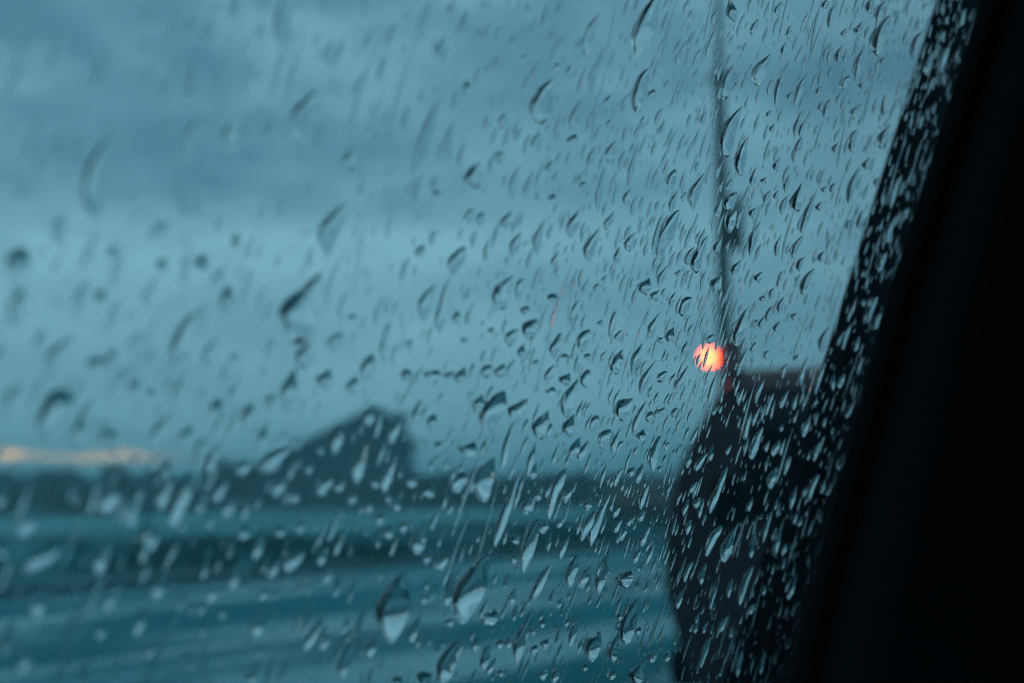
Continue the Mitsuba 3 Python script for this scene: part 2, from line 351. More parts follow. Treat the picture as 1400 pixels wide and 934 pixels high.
for sgn in (-1, 1):
    obj('side_window', cplace(side_panel([(1.9 - 1.0, .98), (1.9 - 1.42, 1.30), (1.9 - 2.62, 1.33), (1.9 - 3.2, 1.0)], sgn * .83 - .01, .02)), 'm_darkglass', ck)
    obj('tail_lamp', cplace(box(1.9 - 3.89, sgn * .66, .78, .06, .26, .14, .02)), 'm_rubber', ck)
    for l in (.75, 3.15): wheel_parts(ck, 1.9 - l, sgn * .74, .31, .2, cplace)

# ------------------------------------------------------------------ van with the amber lamp
vk = 'van'
labels[vk] = {'label': 'black flat-fronted van close by on the right with a glowing lamp on its roof', 'category': 'van'}
YAW = math.radians(15)
v0 = np.array([0.728, 6.0, 0.0]); vx = np.array([math.cos(YAW), -math.sin(YAW), 0]); vy = np.array([math.sin(YAW), math.cos(YAW), 0])
vplace = lambda m: frame_mesh(m, v0 + vy * .86, vx, vy)     # local x from the nose backwards, y across, side facing us at -0.86
VP = [(0.4755, 1.8083), (0.3478, 1.8079), (0.2954, 1.7915), (0.2234, 1.6801), (0.1221, 1.5055), (0.0418, 1.3305), (0.0007, 1.1731), (-0.0159, 0.999), (-0.0114, 0.8263), (0.0106, 0.6552), (0.0433, 0.52), (0.0854, 0.339)]
vp = VP + [(0.28, .24), (4.05, .26), (4.12, .7), (4.05, 1.55), (3.9, 1.80), (3.4, 1.84), (1.2, 1.835)]
obj('body', vplace(profile_body(vp[::-1], 1.72, inset=.03)), 'm_van', vk, 35)
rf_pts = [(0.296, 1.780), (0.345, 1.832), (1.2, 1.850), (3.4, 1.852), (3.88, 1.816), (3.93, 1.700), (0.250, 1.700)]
obj('roof', vplace(profile_body(rf_pts[::-1], 1.76, inset=.03)), 'm_maroon_lamplit', vk, 35, label='roof above the black sides, warm lamplight painted into its maroon colour')  # added band: the lamp's warmth on the roof edge is put into its colour
obj('windscreen', vplace(quad_plate(np.array([.285, 1.66]), np.array([.09, 1.20]), 1.4)), 'm_darkglass', vk)
for s in (-1, 1):
    y = s * .825 - .012
    k = obj('door', vplace(side_panel([(.18, .42), (.14, .95), (1.12, .95), (1.12, .42)], s * .862 - .006, .012)), 'm_van', vk)
    obj('handle', vplace(box(1.0, s * .885, .92, .16, .03, .035, .012)), 'm_rubber', k)
    obj('side_window', vplace(side_panel([(.26, 1.10), (.47, 1.62), (1.12, 1.62), (1.12, 1.10)], y, .024)), 'm_darkglass', vk)
    obj('side_window', vplace(side_panel([(1.24, 1.10), (1.24, 1.62), (2.5, 1.62), (2.5, 1.10)], y, .024)), 'm_darkglass', vk)
    obj('side_window', vplace(side_panel([(2.62, 1.10), (2.62, 1.62), (3.75, 1.60), (3.85, 1.10)], y, .024)), 'm_darkglass', vk)
    obj('headlight', vplace(box(.03, s * .6, .78, .10, .24, .16, .03)), 'm_steel', vk)
    obj('mirror', vplace(trimesh.util.concatenate([box(.30, s * .98, 1.2, .09, .16, .24, .03), box(.32, s * .89, 1.12, .04, .12, .04, .012)])), 'm_rubber', vk)
    for l in (.82, 3.2): wheel_parts(vk, l, s * .76, .32, .2, vplace)
obj('bumper', vplace(box(.10, 0, .40, .18, 1.66, .18, .05)), 'm_rubber', vk)
# marker lamp: a dark housing on a foot at the front corner of the roof, its amber lens towards us
LP = (0.2272, -0.8, 1.8854)
bk = obj('roof_lamp', vplace(trimesh.util.concatenate([box(LP[0] + .110, LP[1], LP[2] - .005, .10, .10, .19, .025), box(LP[0] + .115, LP[1], (LP[2] - .09 + 1.79) / 2, .06, .07, LP[2] - .09 - 1.79 + .02), box(LP[0] + .045, LP[1], LP[2], .05, .05, .05, .012)])), 'm_maroon_lamplit', vk)
ls = trimesh.creation.icosphere(3, .046); ls.apply_scale([1.1, 1, 1.0]); ls.apply_translation(LP)
obj('lens', vplace(ls), 'm_lens', 'van__roof_lamp', True, label='glowing amber lamp lens', emitter={'type': 'area', 'radiance': rgb(5.4, 0.48, 0.18)})

# ------------------------------------------------------------------ utility pole behind the van
px, py = 4.33, 25.0
pts, rr = [], []
rings = []
for z, r in ((0, .17), (.5, .18), (.55, .155), (2.2, .15), (2.3, .142), (6, .130), (8.6, .116), (9.9, .105), (10.0, .068), (12, .056), (13.4, .04), (13.45, .0405)):
    a = np.arange(14) / 14 * 2 * math.pi
    rings.append(np.stack([px + r * np.cos(a), py + r * np.sin(a), a * 0 + z], 1))
pk = 'pole'
labels[pk] = {'label': 'tall thin tapering dark pole rising from behind the glowing orange lamp', 'category': 'pole'}
obj('shaft', loft(rings), 'm_steel', pk, 40)
obj('cap', trimesh.util.concatenate([box(px, py, 13.5, .1, .1, .09, .03)]), 'm_steel', pk)
def can(x, y, z0, z1, r):
    return loft([np.stack([x + q * np.cos(np.arange(16) / 16 * 6.2832), y + q * np.sin(np.arange(16) / 16 * 6.2832), np.full(16, z)], 1) for z, q in ((z0, r * .7), (z0 + .06, r), (z1 - .08, r), (z1, r * .8), (z1 + .02, r * .3))])
tk = obj('transformer', can(px + .27, py - .10, 6.1, 7.0, .15), 'm_steel', pk, 40)
obj('bracket', trimesh.util.concatenate([box(px + .17, py - .04, z, .26, .08, .07, .012) for z in (6.3, 6.8)]), 'm_steel', tk)
for dx in (-.10, .08, .22):
    obj('insulator', trimesh.util.concatenate([can(px + .30 + dx * .6, py - .10, 7.05, 7.22, .035), can(px + .30 + dx * .6, py - .10, 7.1, 7.15, .055)]), 'm_steel', tk, 40)
obj('crossarm', box(px + .02, py - .14, 9.72, .55, .10, .12, .02), 'm_steel', pk)

# ------------------------------------------------------------------ the car we look out of
kk = 'car'
labels[kk] = {'label': 'black interior of the car around us with rain on its side window', 'category': 'car'}
def pane_sheet(h0, h1, v0_, v1_, off):
    return np.array([pane_pt(h0, v0_, off), pane_pt(h1, v0_, off), pane_pt(h1, v1_, off), pane_pt(h0, v1_, off)]), np.array([[0, 1, 2], [0, 2, 3]])
HB = .70
obj('window_pane', pane_sheet(-.30, HB, -.285, .27, 0.0), 'm_pane', kk, label='side window pane, wet on the outside')
B2 = [(.275, .674), (.2096, .6640), (.113, .6470), (.034, .6340), (-.0377, .6320), (-.102, .6290), (-.173, .6320), (-.29, .634)]     # v, h of the trim's edge
for name, sec_, mat in (('window_seal', lambda h: [(h, -.003), (h, -.008), (h + .003, -.012), (h + .012, -.013), (h + .016, -.003)], 'm_seal'),
                        ('pillar_trim', lambda h: [(h + .016, -.004), (h + .015, -.016), (h + .022, -.030), (h + .045, -.045), (h + .40, -.06), (h + .40, -.004)], 'm_cabin')):
    obj(name, loft([np.array([pane_pt(a, v, b) for a, b in sec_(h)]) for v, h in B2]), mat, kk, 50)
rings = []
for v, h1, h2 in ((.28, .7210, .695), (.2192, .7110, .683), (.0065, .6764, .650), (-.185, .6472, .645), (-.29, .6310, .640)):
    h2 = h2 + .012
    sec = [(h2, .0035), (h1, .0300), (h1 + .004, .040), (h1 + .02, .046), (h1 + .40, .046), (h1 + .40, .0035)]
    rings.append(np.array([pane_pt(a, v, b) for a, b in sec]))
obj('window_frame', loft(rings), 'm_trim', kk, 50)
def car_box(a0, a1, o0, o1, z0, z1, bev=.02):
    return frame_mesh(box((a0 + a1) / 2, (o0 + o1) / 2, (z0 + z1) / 2, a1 - a0, o1 - o0, z1 - z0, bev), np.zeros(3), EA, EO)
top = pane_pt(0, .27)[2]; bot = pane_pt(0, -.28)[2]
o_top, o_bot = float(pane_pt(0, .27) @ EO), float(pane_pt(0, -.28) @ EO)
ap = float(P0 @ EA)
obj('door', loft([np.array([pane_pt(h, -.28, .002), pane_pt(h, -.28, .02), pane_pt(h, -.30, .03), ground_pt(o_bot + .10, 2 * h + ap, bot - .25), ground_pt(o_bot + .06, 2 * h + ap, .28), ground_pt(o_bot - .09, 2 * h + ap, .28), ground_pt(o_bot - .09, 2 * h + ap, bot - .1), pane_pt(h, -.28, -.03)]) for h in (-.5, 0, .5, 1.1)]), 'm_carpaint', kk, 30)
A0, A1 = ap - 1.05, ap + 2.25
obj('roof', car_box(A0, A1, -1.35, o_top + .03, top - .004, top + .05), 'm_carpaint', kk, 30)
obj('headliner', car_box(A0 + .02, A1 - .02, -1.33, o_top - .03, top - .03, top - .006, .008), 'm_cabin', kk, 30)
obj('floor', car_box(A0, A1, -1.35, o_bot, .22, .30), 'm_cabin', kk, 30)
for a0, a1, z0, z1 in ((A0, A1, .24, 1.02), (A0, A1, 1.62, top), (A0, A0 + .35, 1.02, 1.62), (A0 + 1.75, A1, 1.02, 1.62)):
    obj('far_side', car_box(a0, a1, -1.40, -1.34, z0 + .001, z1 - .001, .01), 'm_cabin', kk, 30)
obj('far_window_pane', (np.array([ground_pt(-1.37, a, z) for a, z in ((A0 + .34, 1.01), (A0 + 1.76, 1.01), (A0 + 1.76, 1.63), (A0 + .34, 1.63))]), np.array([[0, 1, 2], [0, 2, 3]])), 'm_pane', kk)
obj('rear_bulkhead', car_box(A0 - .05, A0 + .01, -1.38, o_bot + .06, .24, top), 'm_cabin', kk, 30)
obj('front_bulkhead', car_box(A1 - .02, A1 + .06, -1.38, o_bot + .06, .24, top), 'm_cabin', kk, 30)
rings = []
for v in (-.29, 0, .28):
    rings.append(np.array([pane_pt(a, v, b) for a, b in [(-.29, -.03), (-.27, -.02), (-.27, .02), (-.30, .03), (-.56, .03), (-.56, -.03)]]))
obj('rear_pillar', loft(rings), 'm_cabin', kk, 50)

# ------------------------------------------------------------------ raindrops on the outside of the pane
def drop_mesh(h0, v0, h1, v1, w, seed, N=16, M=9, kap=.5, shape=None):
    """One drop of water lying on the pane from its top (h0, v0) to its foot (h1, v1): flat behind, domed in front, fuller towards the foot."""
    r = np.random.default_rng(seed)
    t = (1 - np.cos(np.linspace(0, math.pi, N + 1))) / 2
    L = math.hypot(h1 - h0, v1 - v0); asp = L / w
    p = r.uniform(.85, 1.7) if shape is None else shape
    sh = np.sin(np.pi * np.clip(t, 1e-4, 1 - 1e-4) ** p) ** r.uniform(.5, .8)
    if asp > 3.0: sh = sh * (1 + .22 * np.sin(t * asp * 2.1 + r.uniform(0, 6)) * r.uniform(.3, 1))
    else: sh = sh * (1 + .08 * np.sin(t * 7 + r.uniform(0, 6)))
    d = np.array([h1 - h0, v1 - v0]) / L; e = np.array([-d[1], d[0]])
    e = e if e[0] > 0 else -e
    bend = -r.uniform(.0, .12) * L * (1 if asp < 4 else .5) * np.sin(np.pi * t) + .05 * w * np.sin(t * r.uniform(4, 9) + r.uniform(0, 6))
    cx = h0 + d[0] * t * L + e[0] * bend; cv = v0 + d[1] * t * L + e[1] * bend
    hw = np.maximum(w / 2 * sh, w * .02)
    s = np.sin(np.linspace(-1, 1, M) * math.pi / 2)
    jl, jr = 1 + .10 * r.normal(size=N + 1), 1 + .10 * r.normal(size=N + 1)
    k3 = np.array([.25, .5, .25]); jl, jr = np.convolve(np.pad(jl, 1, 'edge'), k3, 'valid'), np.convolve(np.pad(jr, 1, 'edge'), k3, 'valid')
    S = np.where(s[None] < 0, s[None] * jl[:, None], s[None] * jr[:, None])
    hh = cx[:, None] + e[0] * S * hw[:, None]; vv = cv[:, None] + e[1] * S * hw[:, None]
    H = kap * hw * (.55 + .45 * np.clip(t / .7, 0, 1))
    z = H[:, None] * np.clip(1 - s[None] ** 2, 0, 1) ** .85 * (1 + .0 * s[None])
    base, lift = .0008 / PS, .00025 / PS
    cap = pane_pt(hh, vv, base + lift + z).reshape(-1, 3)
    lo = pane_pt(hh[:, [0, -1]], vv[:, [0, -1]], base).reshape(-1, 3)
    f = []
    i, j = np.meshgrid(np.arange(N), np.arange(M - 1), indexing='ij')
    a = (i * M + j).ravel(); f.append(np.stack([a, a + M, a + M + 1], 1)); f.append(np.stack([a, a + M + 1, a + 1], 1))
    o = (N + 1) * M
    b = o + np.arange(N) * 2; f.append(np.stack([b, b + 1, b + 3], 1)); f.append(np.stack([b, b + 3, b + 2], 1))
    cl, cr = np.arange(N) * M, np.arange(N) * M + M - 1
    f.append(np.stack([cl, b, b + 2], 1)); f.append(np.stack([cl, b + 2, cl + M], 1))
    f.append(np.stack([cr, cr + M, b + 3], 1)); f.append(np.stack([cr, b + 3, b + 1], 1))
    # end lids
    for row, flip in ((0, False), (N, True)):
        q = row * M + np.arange(1, M - 1)
        tri = np.stack([np.full(M - 2, row * M), q, q + 1], 1)
        tri = np.vstack([tri, [[row * M, row * M + M - 1, o + row * 2 + 1], [row * M, o + row * 2 + 1, o + row * 2]]])
        f.append(tri[:, ::-1] if flip else tri)
    f = np.vstack(f)
    v = np.vstack([cap, lo])
    # outward: the cap's mean normal must look along NH
    n = np.cross(v[f[0, 1]] - v[f[0, 0]], v[f[0, 2]] - v[f[0, 0]])
    mid = f[N * (M - 1) // 2]; n = np.cross(v[mid[1]] - v[mid[0]], v[mid[2]] - v[mid[0]])
    if n @ NH < 0: f = f[:, ::-1]
    nb = 2 * N * (M - 1); bn = np.cross(v[f[nb, 1]] - v[f[nb, 0]], v[f[nb, 2]] - v[f[nb, 0]])
    if bn @ NH > 0: f[nb:nb + 2 * N] = f[nb:nb + 2 * N, ::-1]
    return v, f

DROPS = np.array([[float(x) for x in l.split()] for l in '''
22797 -807 22451 -2741 1145 34
15949 1114 16003 -634 589 32
29139 -9031 29248 -11384 1267 43
33337 -8749 32804 -11092 1327 278
16146 -4331 15980 -5501 709 26
21307 3489 21139 2120 720 282
19188 -2233 18861 -3711 533 53
35535 10712 35063 8179 919 30
23174 999 22876 -388 682 271
20091 -6096 19945 -7503 472 38
32079 -3334 31720 -4863 995 25
30712 6403 30557 4950 969 35
19767 5298 20022 4112 493 269
16067 -3152 15688 -4085 405 71
32269 -5487 32324 -7018 948 37
25779 4512 25428 2166 381 66
33026 -11536 32374 -13078 818 106
19021 -6439 19241 -8357 270 69
18138 2142 17928 910 353 75
14505 -1516 14501 -2113 504 48
44560 -11031 44458 -13060 1174 42
17946 -6380 17899 -7166 524 167
35849 -7608 35700 -9535 713 127
14673 -2277 14769 -3209 307 281
16872 -4566 16780 -5609 333 73
34040 -5832 33572 -8526 413 68
35915 8191 35865 6634 792 103
16902 -7881 16105 -8361 328 44
19199 -4647 18697 -5566 355 119
23088 -2567 22848 -3344 542 224
40327 4084 39730 2148 773 24
19043 2289 19128 1434 416 72
43197 8793 42915 6681 808 31
16737 -8655 16702 -9461 372 0
31019 307 30805 -809 742 33
22725 -3336 22766 -4537 396 23
36751 -10893 36611 -12889 600 155
16084 -6920 15890 -7595 354 5
17631 3151 17757 2233 305 285
18267 -7629 18077 -8553 320 279
23242 -5446 22393 -6117 452 27
28011 -101 28150 -1843 364 65
26144 -5201 26057 -6395 458 63
18768 -6511 18645 -7430 329 223
36781 -5807 36480 -7649 538 249
15272 -617 15213 -1358 264 264
16131 -1956 16001 -2810 242 283
40282 -6716 39806 -8733 543 189
36102 -2612 35966 -4006 638 28
42019 -12217 41963 -13494 985 17
19947 -1547 20049 -2289 395 235
28161 3199 28067 2472 728 165
27464 -484 27268 -1585 448 76
32390 8975 32156 7524 467 248
19539 -6249 19435 -7071 321 176
23640 -9668 23514 -10598 392 99
29571 -7546 29581 -8597 535 36
25985 -10170 25559 -11187 368 78
28428 732 28114 -102 567 14
27362 -11101 27430 -12231 427 156
27481 -5488 27341 -6652 388 120
41263 -8826 41195 -10680 567 250
34750 -3812 34666 -4836 697 12
23149 2540 23013 1866 470 148
25441 -2722 25479 -3493 501 222
20003 -2786 19804 -3566 302 175
26600 4087 26795 2812 309 77
37417 -9193 36717 -10580 507 58
35237 2581 35082 1374 567 226
20077 -8609 19839 -9264 331 231
25870 -1751 26044 -3006 300 215
55568 16235 55131 14178 898 284
19700 -9356 19532 -10151 278 288
16780 -10127 16616 -10678 294 60
21570 -4231 21528 -4983 352 4
22944 -7451 22844 -8439 297 67
26164 7060 26223 6074 360 287
33470 -3521 33010 -4242 739 18
20802 -5339 20630 -6150 292 125
19835 -4912 19609 -5510 348 90
52450 -8120 52038 -10015 798 39
18740 -8794 18491 -9422 285 8
46478 -13833 46242 -14979 966 130
15206 -6332 15203 -6952 231 55
40249 -3029 39550 -3857 843 161
23939 -3242 23939 -3818 499 6
24660 -8308 24100 -8836 403 244
32945 -4248 32958 -5902 320 62
24618 6850 24506 5549 222 272
32823 -871 32639 -1602 682 19
42977 3610 42799 2063 570 94
38924 -9000 38952 -10271 584 190
31098 -6064 30697 -6680 641 20
33876 2971 33717 1928 507 179
31575 -9142 31680 -10382 390 251
41734 9990 41681 8628 589 51
15530 -7522 15519 -8025 272 21
47954 1280 47879 -351 673 45
44542 11197 44035 9776 642 74
42994 -4391 43159 -5870 582 121
24954 -4762 24865 -5557 348 13
44345 7865 44519 6292 548 280
25407 6064 25612 5421 407 15
41535 5789 41365 4280 496 239
16876 -3580 16840 -3906 430 160
19093 -915 18999 -1360 376 237
21277 -6244 21083 -6891 299 236
30455 -10496 30311 -11456 408 191
24106 -2256 23911 -2797 443 177
49855 -5507 49262 -7657 502 40
33083 8243 32892 6241 223 188
20476 -4215 20424 -4735 359 92
22391 -8490 22272 -9218 291 184
38723 -1323 38564 -2284 639 266
19487 -7450 19434 -8061 234 91
32021 2251 32045 1043 338 286
34404 -10673 34425 -11287 797 22
43482 -12454 43762 -13706 671 105
20263 2436 20189 1942 345 164
30083 3590 30122 2488 315 126
43199 -9844 43298 -10568 1068 171
39497 -7356 39045 -8527 485 104
41334 -1488 40756 -2893 443 29
25029 -6203 24696 -6747 378 16
36130 -875 35935 -1683 592 117
31025 -4987 31021 -5500 697 85
23257 -6257 23073 -6757 380 233
41297 -3056 41009 -4438 449 87
27975 -3825 27976 -4614 364 47
36769 11057 36729 8339 174 64
21686 -6796 21470 -7274 331 152
32473 6209 32311 5216 370 196
17822 -422 17612 -787 307 292
27357 -4513 27131 -5228 352 145
34682 -11887 34621 -12862 438 141
23819 -11243 23751 -11965 285 132
36424 -3836 36484 -4661 569 232
30988 1632 30777 816 399 252
17951 -3952 17867 -4404 271 82
37202 -4670 37024 -5544 542 1
50779 -8198 49905 -9587 609 242
39939 -974 39802 -2257 429 49
17750 -2943 17635 -3462 226 211
25013 -3361 25053 -3864 435 83
26077 -4157 25982 -4738 394 265
34432 -1179 34383 -2057 452 149
46274 11456 46069 9453 364 11
21793 -8962 21586 -9490 284 96
50400 7278 50693 5983 665 183
40098 -9461 39860 -10402 550 135
36422 5839 36432 4134 251 123
34742 4650 34875 3046 241 262
55349 -10268 54905 -12235 539 229
39199 3842 39228 2128 289 296
52543 -3610 52188 -5186 594 113
16587 -2104 16534 -2451 287 195
35270 -6796 34869 -7407 560 81
17977 -1161 17925 -1545 291 144
28373 -11092 28457 -11747 410 59
34510 -4847 34529 -6115 294 118
17652 -5185 17645 -5541 309 110
35030 5528 34808 4690 440 134
20685 -6658 20596 -7164 268 219
30936 -3512 30863 -4153 450 289
23787 -8429 23487 -8972 279 181
39269 1395 39352 751 724 158
40177 12144 41115 11431 479 268
43988 -1505 43531 -2673 487 139
25542 7124 25604 6595 350 290
44828 4980 44736 3986 606 61
21862 -5815 21649 -6198 332 273
31763 -12667 31392 -12935 704 172
16647 -1099 16560 -1410 288 255
40123 -11288 40070 -12647 355 140
47250 4992 47087 3405 420 230
22314 -7418 22261 -7853 342 2
52081 7285 51619 5164 387 70
23808 -6537 23709 -6919 418 166
39178 -4307 38731 -5011 568 9
22174 -4057 22168 -4431 387 137
28636 -6048 28436 -6487 476 246
42909 1131 42344 334 613 93
29730 -2728 29669 -3278 428 193
31971 -1332 31641 -1883 456 107
28109 -7602 27982 -8033 467 101
30118 2152 30170 1618 425 136
29585 -6455 29322 -6753 602 54
37860 -4759 37626 -5527 459 100
43092 -6261 42957 -7391 426 197
44589 5667 44172 4875 647 174
18561 -9718 18482 -10103 240 109
36638 -2233 36799 -2936 486 245
36743 -3293 36818 -4150 220 297
31115 -8693 30744 -9165 417 240
35007 43 34970 -870 332 46
40662 293 40522 -762 386 267
30737 4692 30743 4170 426 84
28347 -2941 28371 -3203 739 159
39272 5442 39396 4729 502 238
28147 -6621 28088 -7248 301 217
56259 9249 56085 7400 437 157
19837 -304 19924 -694 252 293
31562 276 31588 -413 337 192
53456 14248 53377 12497 403 234
44860 2346 44866 1560 609 142
33871 5062 33813 4225 311 111
34267 -6009 34160 -7300 178 218
28776 -4233 28817 -4743 378 108
55397 -5470 55233 -6562 695 169
52485 -13487 52253 -14974 449 97
25497 -8200 25342 -8725 270 241
31814 -2517 31466 -2906 494 253
53940 3955 53312 2593 511 98
39863 -4210 39796 -5277 339 212
57771 -8032 57832 -9855 463 153
37589 -48 37627 -1057 313 86
54563 16643 54300 15258 517 247
23604 -7493 23520 -7828 361 138
48276 11542 47819 9991 343 3
26481 -10773 26234 -11242 283 221
35970 3252 35634 2524 374 225
54663 -8402 54847 -9924 479 182
38004 -3818 37965 -4437 507 185
62112 10019 61670 8181 509 41
39847 10883 39602 9572 260 146
25880 -8809 25766 -9265 306 228
31047 -2580 30788 -2957 484 295
21476 -9441 21364 -9779 281 173
26791 5246 26933 4874 373 294
38030 -8266 37859 -9177 330 112
28880 4881 28769 4376 333 80
34874 -5624 34838 -6208 362 291
37622 2798 37417 2074 394 7
60168 16970 59665 15415 542 147
26458 522 26551 171 399 52
44030 -8043 43761 -8921 439 151
61339 -10959 61025 -12425 571 129
33813 -11584 33811 -12135 427 95
35535 -2460 35486 -2911 550 143
46701 -1483 46592 -3021 291 122
34507 -2281 34232 -2958 329 263
42240 -5488 42167 -6347 415 257
50943 -3021 51020 -4293 428 198
27188 -3032 27093 -3343 445 150
42011 -136 42013 -763 554 162
26972 -6154 26860 -6507 379 186
23458 -9176 23421 -9567 278 254
56641 -14581 56811 -15970 509 128
64342 17397 64067 15916 605 276
27481 -7261 27401 -7617 389 10
30211 -12515 30054 -12801 515 131
36599 4168 36635 3527 382 178
66217 11914 65899 10444 636 170
22217 -9615 22134 -9956 264 194
49410 14956 49274 13671 356 187
49296 8954 48988 7807 400 243
28267 1889 28280 1464 333 270
60872 -5765 60430 -7189 499 114
62718 8014 62370 6521 519 259
62873 3774 62523 2289 522 199
32620 5136 32566 4735 450 163
28081 4616 28128 4111 261 216
37989 9825 37694 8798 242 256
58865 11950 58325 10511 466 102
35856 -11631 35879 -12265 362 227
35381 -10027 35403 -10652 355 180
47255 -13562 47135 -14143 672 154
35177 -4240 35223 -4796 269 79
57824 -2744 57702 -3953 519 258
55653 -29 55749 -1537 380 133
32510 -1657 32570 -2229 312 124
33171 1444 33146 859 312 214
28712 -1087 28879 -1528 308 202
48993 -247 48650 -1576 311 89
39816 4772 39776 3898 295 261
54937 10700 54889 9593 474 209
39544 -13406 39531 -13990 454 203
26150 -6690 26023 -6998 337 200
35529 -6386 35492 -6978 349 298
18422 -4164 18385 -4416 236 208
51919 -10827 51689 -12156 343 210
31532 7124 31559 6652 323 50
30587 -9823 30388 -10218 335 204
35174 -12472 35007 -13074 311 220
51812 5132 51298 3960 384 299
56012 -7567 55902 -9220 330 274
28819 1859 28852 1481 340 205
40398 2034 40160 1182 300 201
58097 -136 57764 -1804 347 275
26870 -6928 26824 -7284 316 115
38671 -13301 38617 -13779 493 207
44800 -8794 44542 -9716 337 277
25556 -6313 25303 -6620 268 260
48506 -10916 48348 -11863 398 56
48619 9964 48540 8742 306 213
35256 -443 35196 -1086 161 116
50110 -9926 50103 -10908 419 168
27618 6001 27656 5619 287 206
38993 -6850 38845 -7360 432 88
47587 -4987 46930 -5793 382 57
60221 2034 59967 651 428 -1
29034 3751 29058 3396 338 -1
40766 -5687 40437 -6463 299 -1
42135 3006 41868 2278 354 -1
28602 -7526 28598 -7917 307 -1
29257 6821 29182 6416 300 -1
57459 1578 57100 274 397 -1
43394 5170 43493 4362 334 -1
46327 3170 46092 2399 408 -1
29090 -2926 29115 -3193 452 -1
48720 -9757 48411 -10698 355 -1
24370 -5247 24350 -5577 256 -1
36435 -7731 36274 -8158 404 -1
36819 2137 36943 1531 303 -1
37509 -6517 37239 -7071 321 -1
58384 -6352 58286 -7612 411 -1
53059 16332 53198 15575 498 -1
51470 -1525 51201 -2639 336 -1
41623 -4162 41670 -4631 509 -1
62647 6095 62400 4960 519 -1
24085 -5838 24088 -6146 254 -1
44225 3792 44004 3045 342 -1
54854 -4143 54554 -4999 477 -1
54613 11848 54122 10938 467 -1
42178 -8035 41983 -8634 367 -1
31591 4053 31700 3695 330 -1
46186 -4929 46088 -5676 369 -1
42847 12048 42622 11326 324 -1
27011 -2148 26965 -2502 252 -1
28727 8073 28759 7705 261 -1
41638 -7734 41298 -8261 360 -1
29479 -5045 29328 -5346 318 -1
40281 1086 40085 636 428 -1
65320 19718 65232 18661 551 -1
51082 13573 51093 12724 376 -1
33660 17 33494 -245 477 -1
64094 3084 63750 2053 539 -1
45421 5178 45344 4276 277 -1
45664 6881 45806 6120 320 -1
35285 -11819 35249 -12184 401 -1
62118 16505 62015 15194 382 -1
42338 -1871 41886 -2346 393 -1
34072 6799 34048 6421 349 -1
32154 -535 32194 -842 383 -1
43715 -9038 43478 -9584 383 -1
34755 -2980 34789 -3281 461 -1
53936 -12601 53444 -13364 415 -1
30152 -8633 30073 -8933 329 -1
49339 6497 49066 5572 313 -1
47593 -7856 47527 -8551 387 -1
20645 -3160 20620 -3370 240 -1
38255 -12125 38268 -12517 436 -1
43456 -504 43366 -1220 298 -1
52818 -2008 52602 -3103 300 -1
59943 -4082 59785 -5119 427 -1
36633 7656 36584 7308 415 -1
48273 -6961 48301 -7841 307 -1
32073 -10807 32071 -11125 358 -1
56731 -4912 56465 -5867 391 -1
26610 2091 26664 1851 308 -1
42047 -3512 41808 -3902 459 -1
49505 4768 49613 3765 271 -1
34865 -8161 34643 -8404 430 -1
27613 -6631 27584 -6941 261 -1
54431 -1806 54070 -2705 366 -1
37440 7206 37238 6587 239 -1
52537 15027 52567 14420 491 -1
36376 6678 36522 6156 250 -1
63535 -1589 62834 -2746 398 -1
53408 -10835 53422 -11753 359 -1
59696 -15044 59722 -16221 367 -1
39106 9778 38933 9057 222 -1
24391 -1718 24403 -1941 281 -1
41293 -7242 40971 -7674 356 -1
51820 -2684 51464 -3658 291 -1
37598 -12302 37559 -12683 381 -1
49549 -2002 49462 -2825 318 -1
40581 7955 40526 7340 268 -1
41492 1143 41435 516 279 -1
43358 -7446 43014 -7894 376 -1
49233 9886 49055 8941 267 -1
35790 -1734 35969 -2478 172 -1
43949 -14052 43952 -14451 510 -1
47518 -1317 47419 -2219 256 -1
57200 12920 57868 12038 340 -1
47876 -4633 48030 -5327 347 -1
46890 -6955 46790 -7711 294 -1
51142 11079 51033 10266 330 -1
51392 2262 51282 1449 335 -1
55615 -1835 55584 -2693 380 -1
53352 -6901 53255 -7621 408 -1
48661 -13722 48573 -14248 446 -1
34960 -8855 34843 -9129 391 -1
68245 18618 67931 17591 517 -1
63887 -4600 63597 -5519 472 -1
46124 -3971 45940 -4687 285 -1
47934 -6909 47682 -7396 433 -1
52727 12554 52155 11817 392 -1
40241 -4694 40072 -5188 294 -1
38243 -663 38164 -1082 319 -1
33782 3829 33736 3501 313 -1
37702 -11309 37755 -11670 381 -1
41644 -5691 41392 -6039 408 -1
58120 7478 58139 6528 346 -1
52484 4219 52264 3561 394 -1
50345 1697 50275 973 325 -1
37303 -11598 37239 -11915 376 -1
59568 -524 60001 -1478 364 -1
37408 -7624 37139 -7939 322 -1
35767 -12947 35803 -13267 364 -1
61030 -492 60810 -1301 438 -1
45627 -86 45208 -493 398 -1
53504 -597 53407 -1320 357 -1
47602 7761 47519 7099 297 -1
55455 -4051 55424 -4909 325 -1
44405 13232 44279 12683 304 -1
32150 3113 32221 2843 300 -1
43365 -11512 43447 -11946 387 -1
47484 6305 47312 5661 296 -1
42835 -3237 42652 -3630 365 -1
43949 -3235 43759 -3635 379 -1
50826 -12538 50714 -13191 333 -1
32063 3757 32081 3401 223 -1
48500 2988 48468 2498 394 -1
48942 7239 48894 6500 265 -1
34427 6082 34381 5748 275 -1
48448 14736 48490 14274 390 -1
45573 11946 45779 11484 318 -1
49897 1247 49769 628 320 -1
41589 -13466 41560 -13781 426 -1
50121 13088 50053 12368 274 -1
61727 1567 61748 728 383 -1
45302 -12362 45253 -12662 444 -1
37848 10833 37860 10354 212 -1
45697 12701 45719 12153 278 -1
46533 5404 46363 4904 328 -1
46283 -9144 46132 -9786 247 -1
29432 -1842 29431 -2039 317 -1
57304 9931 57126 9267 394 -1
36041 769 35944 420 255 -1
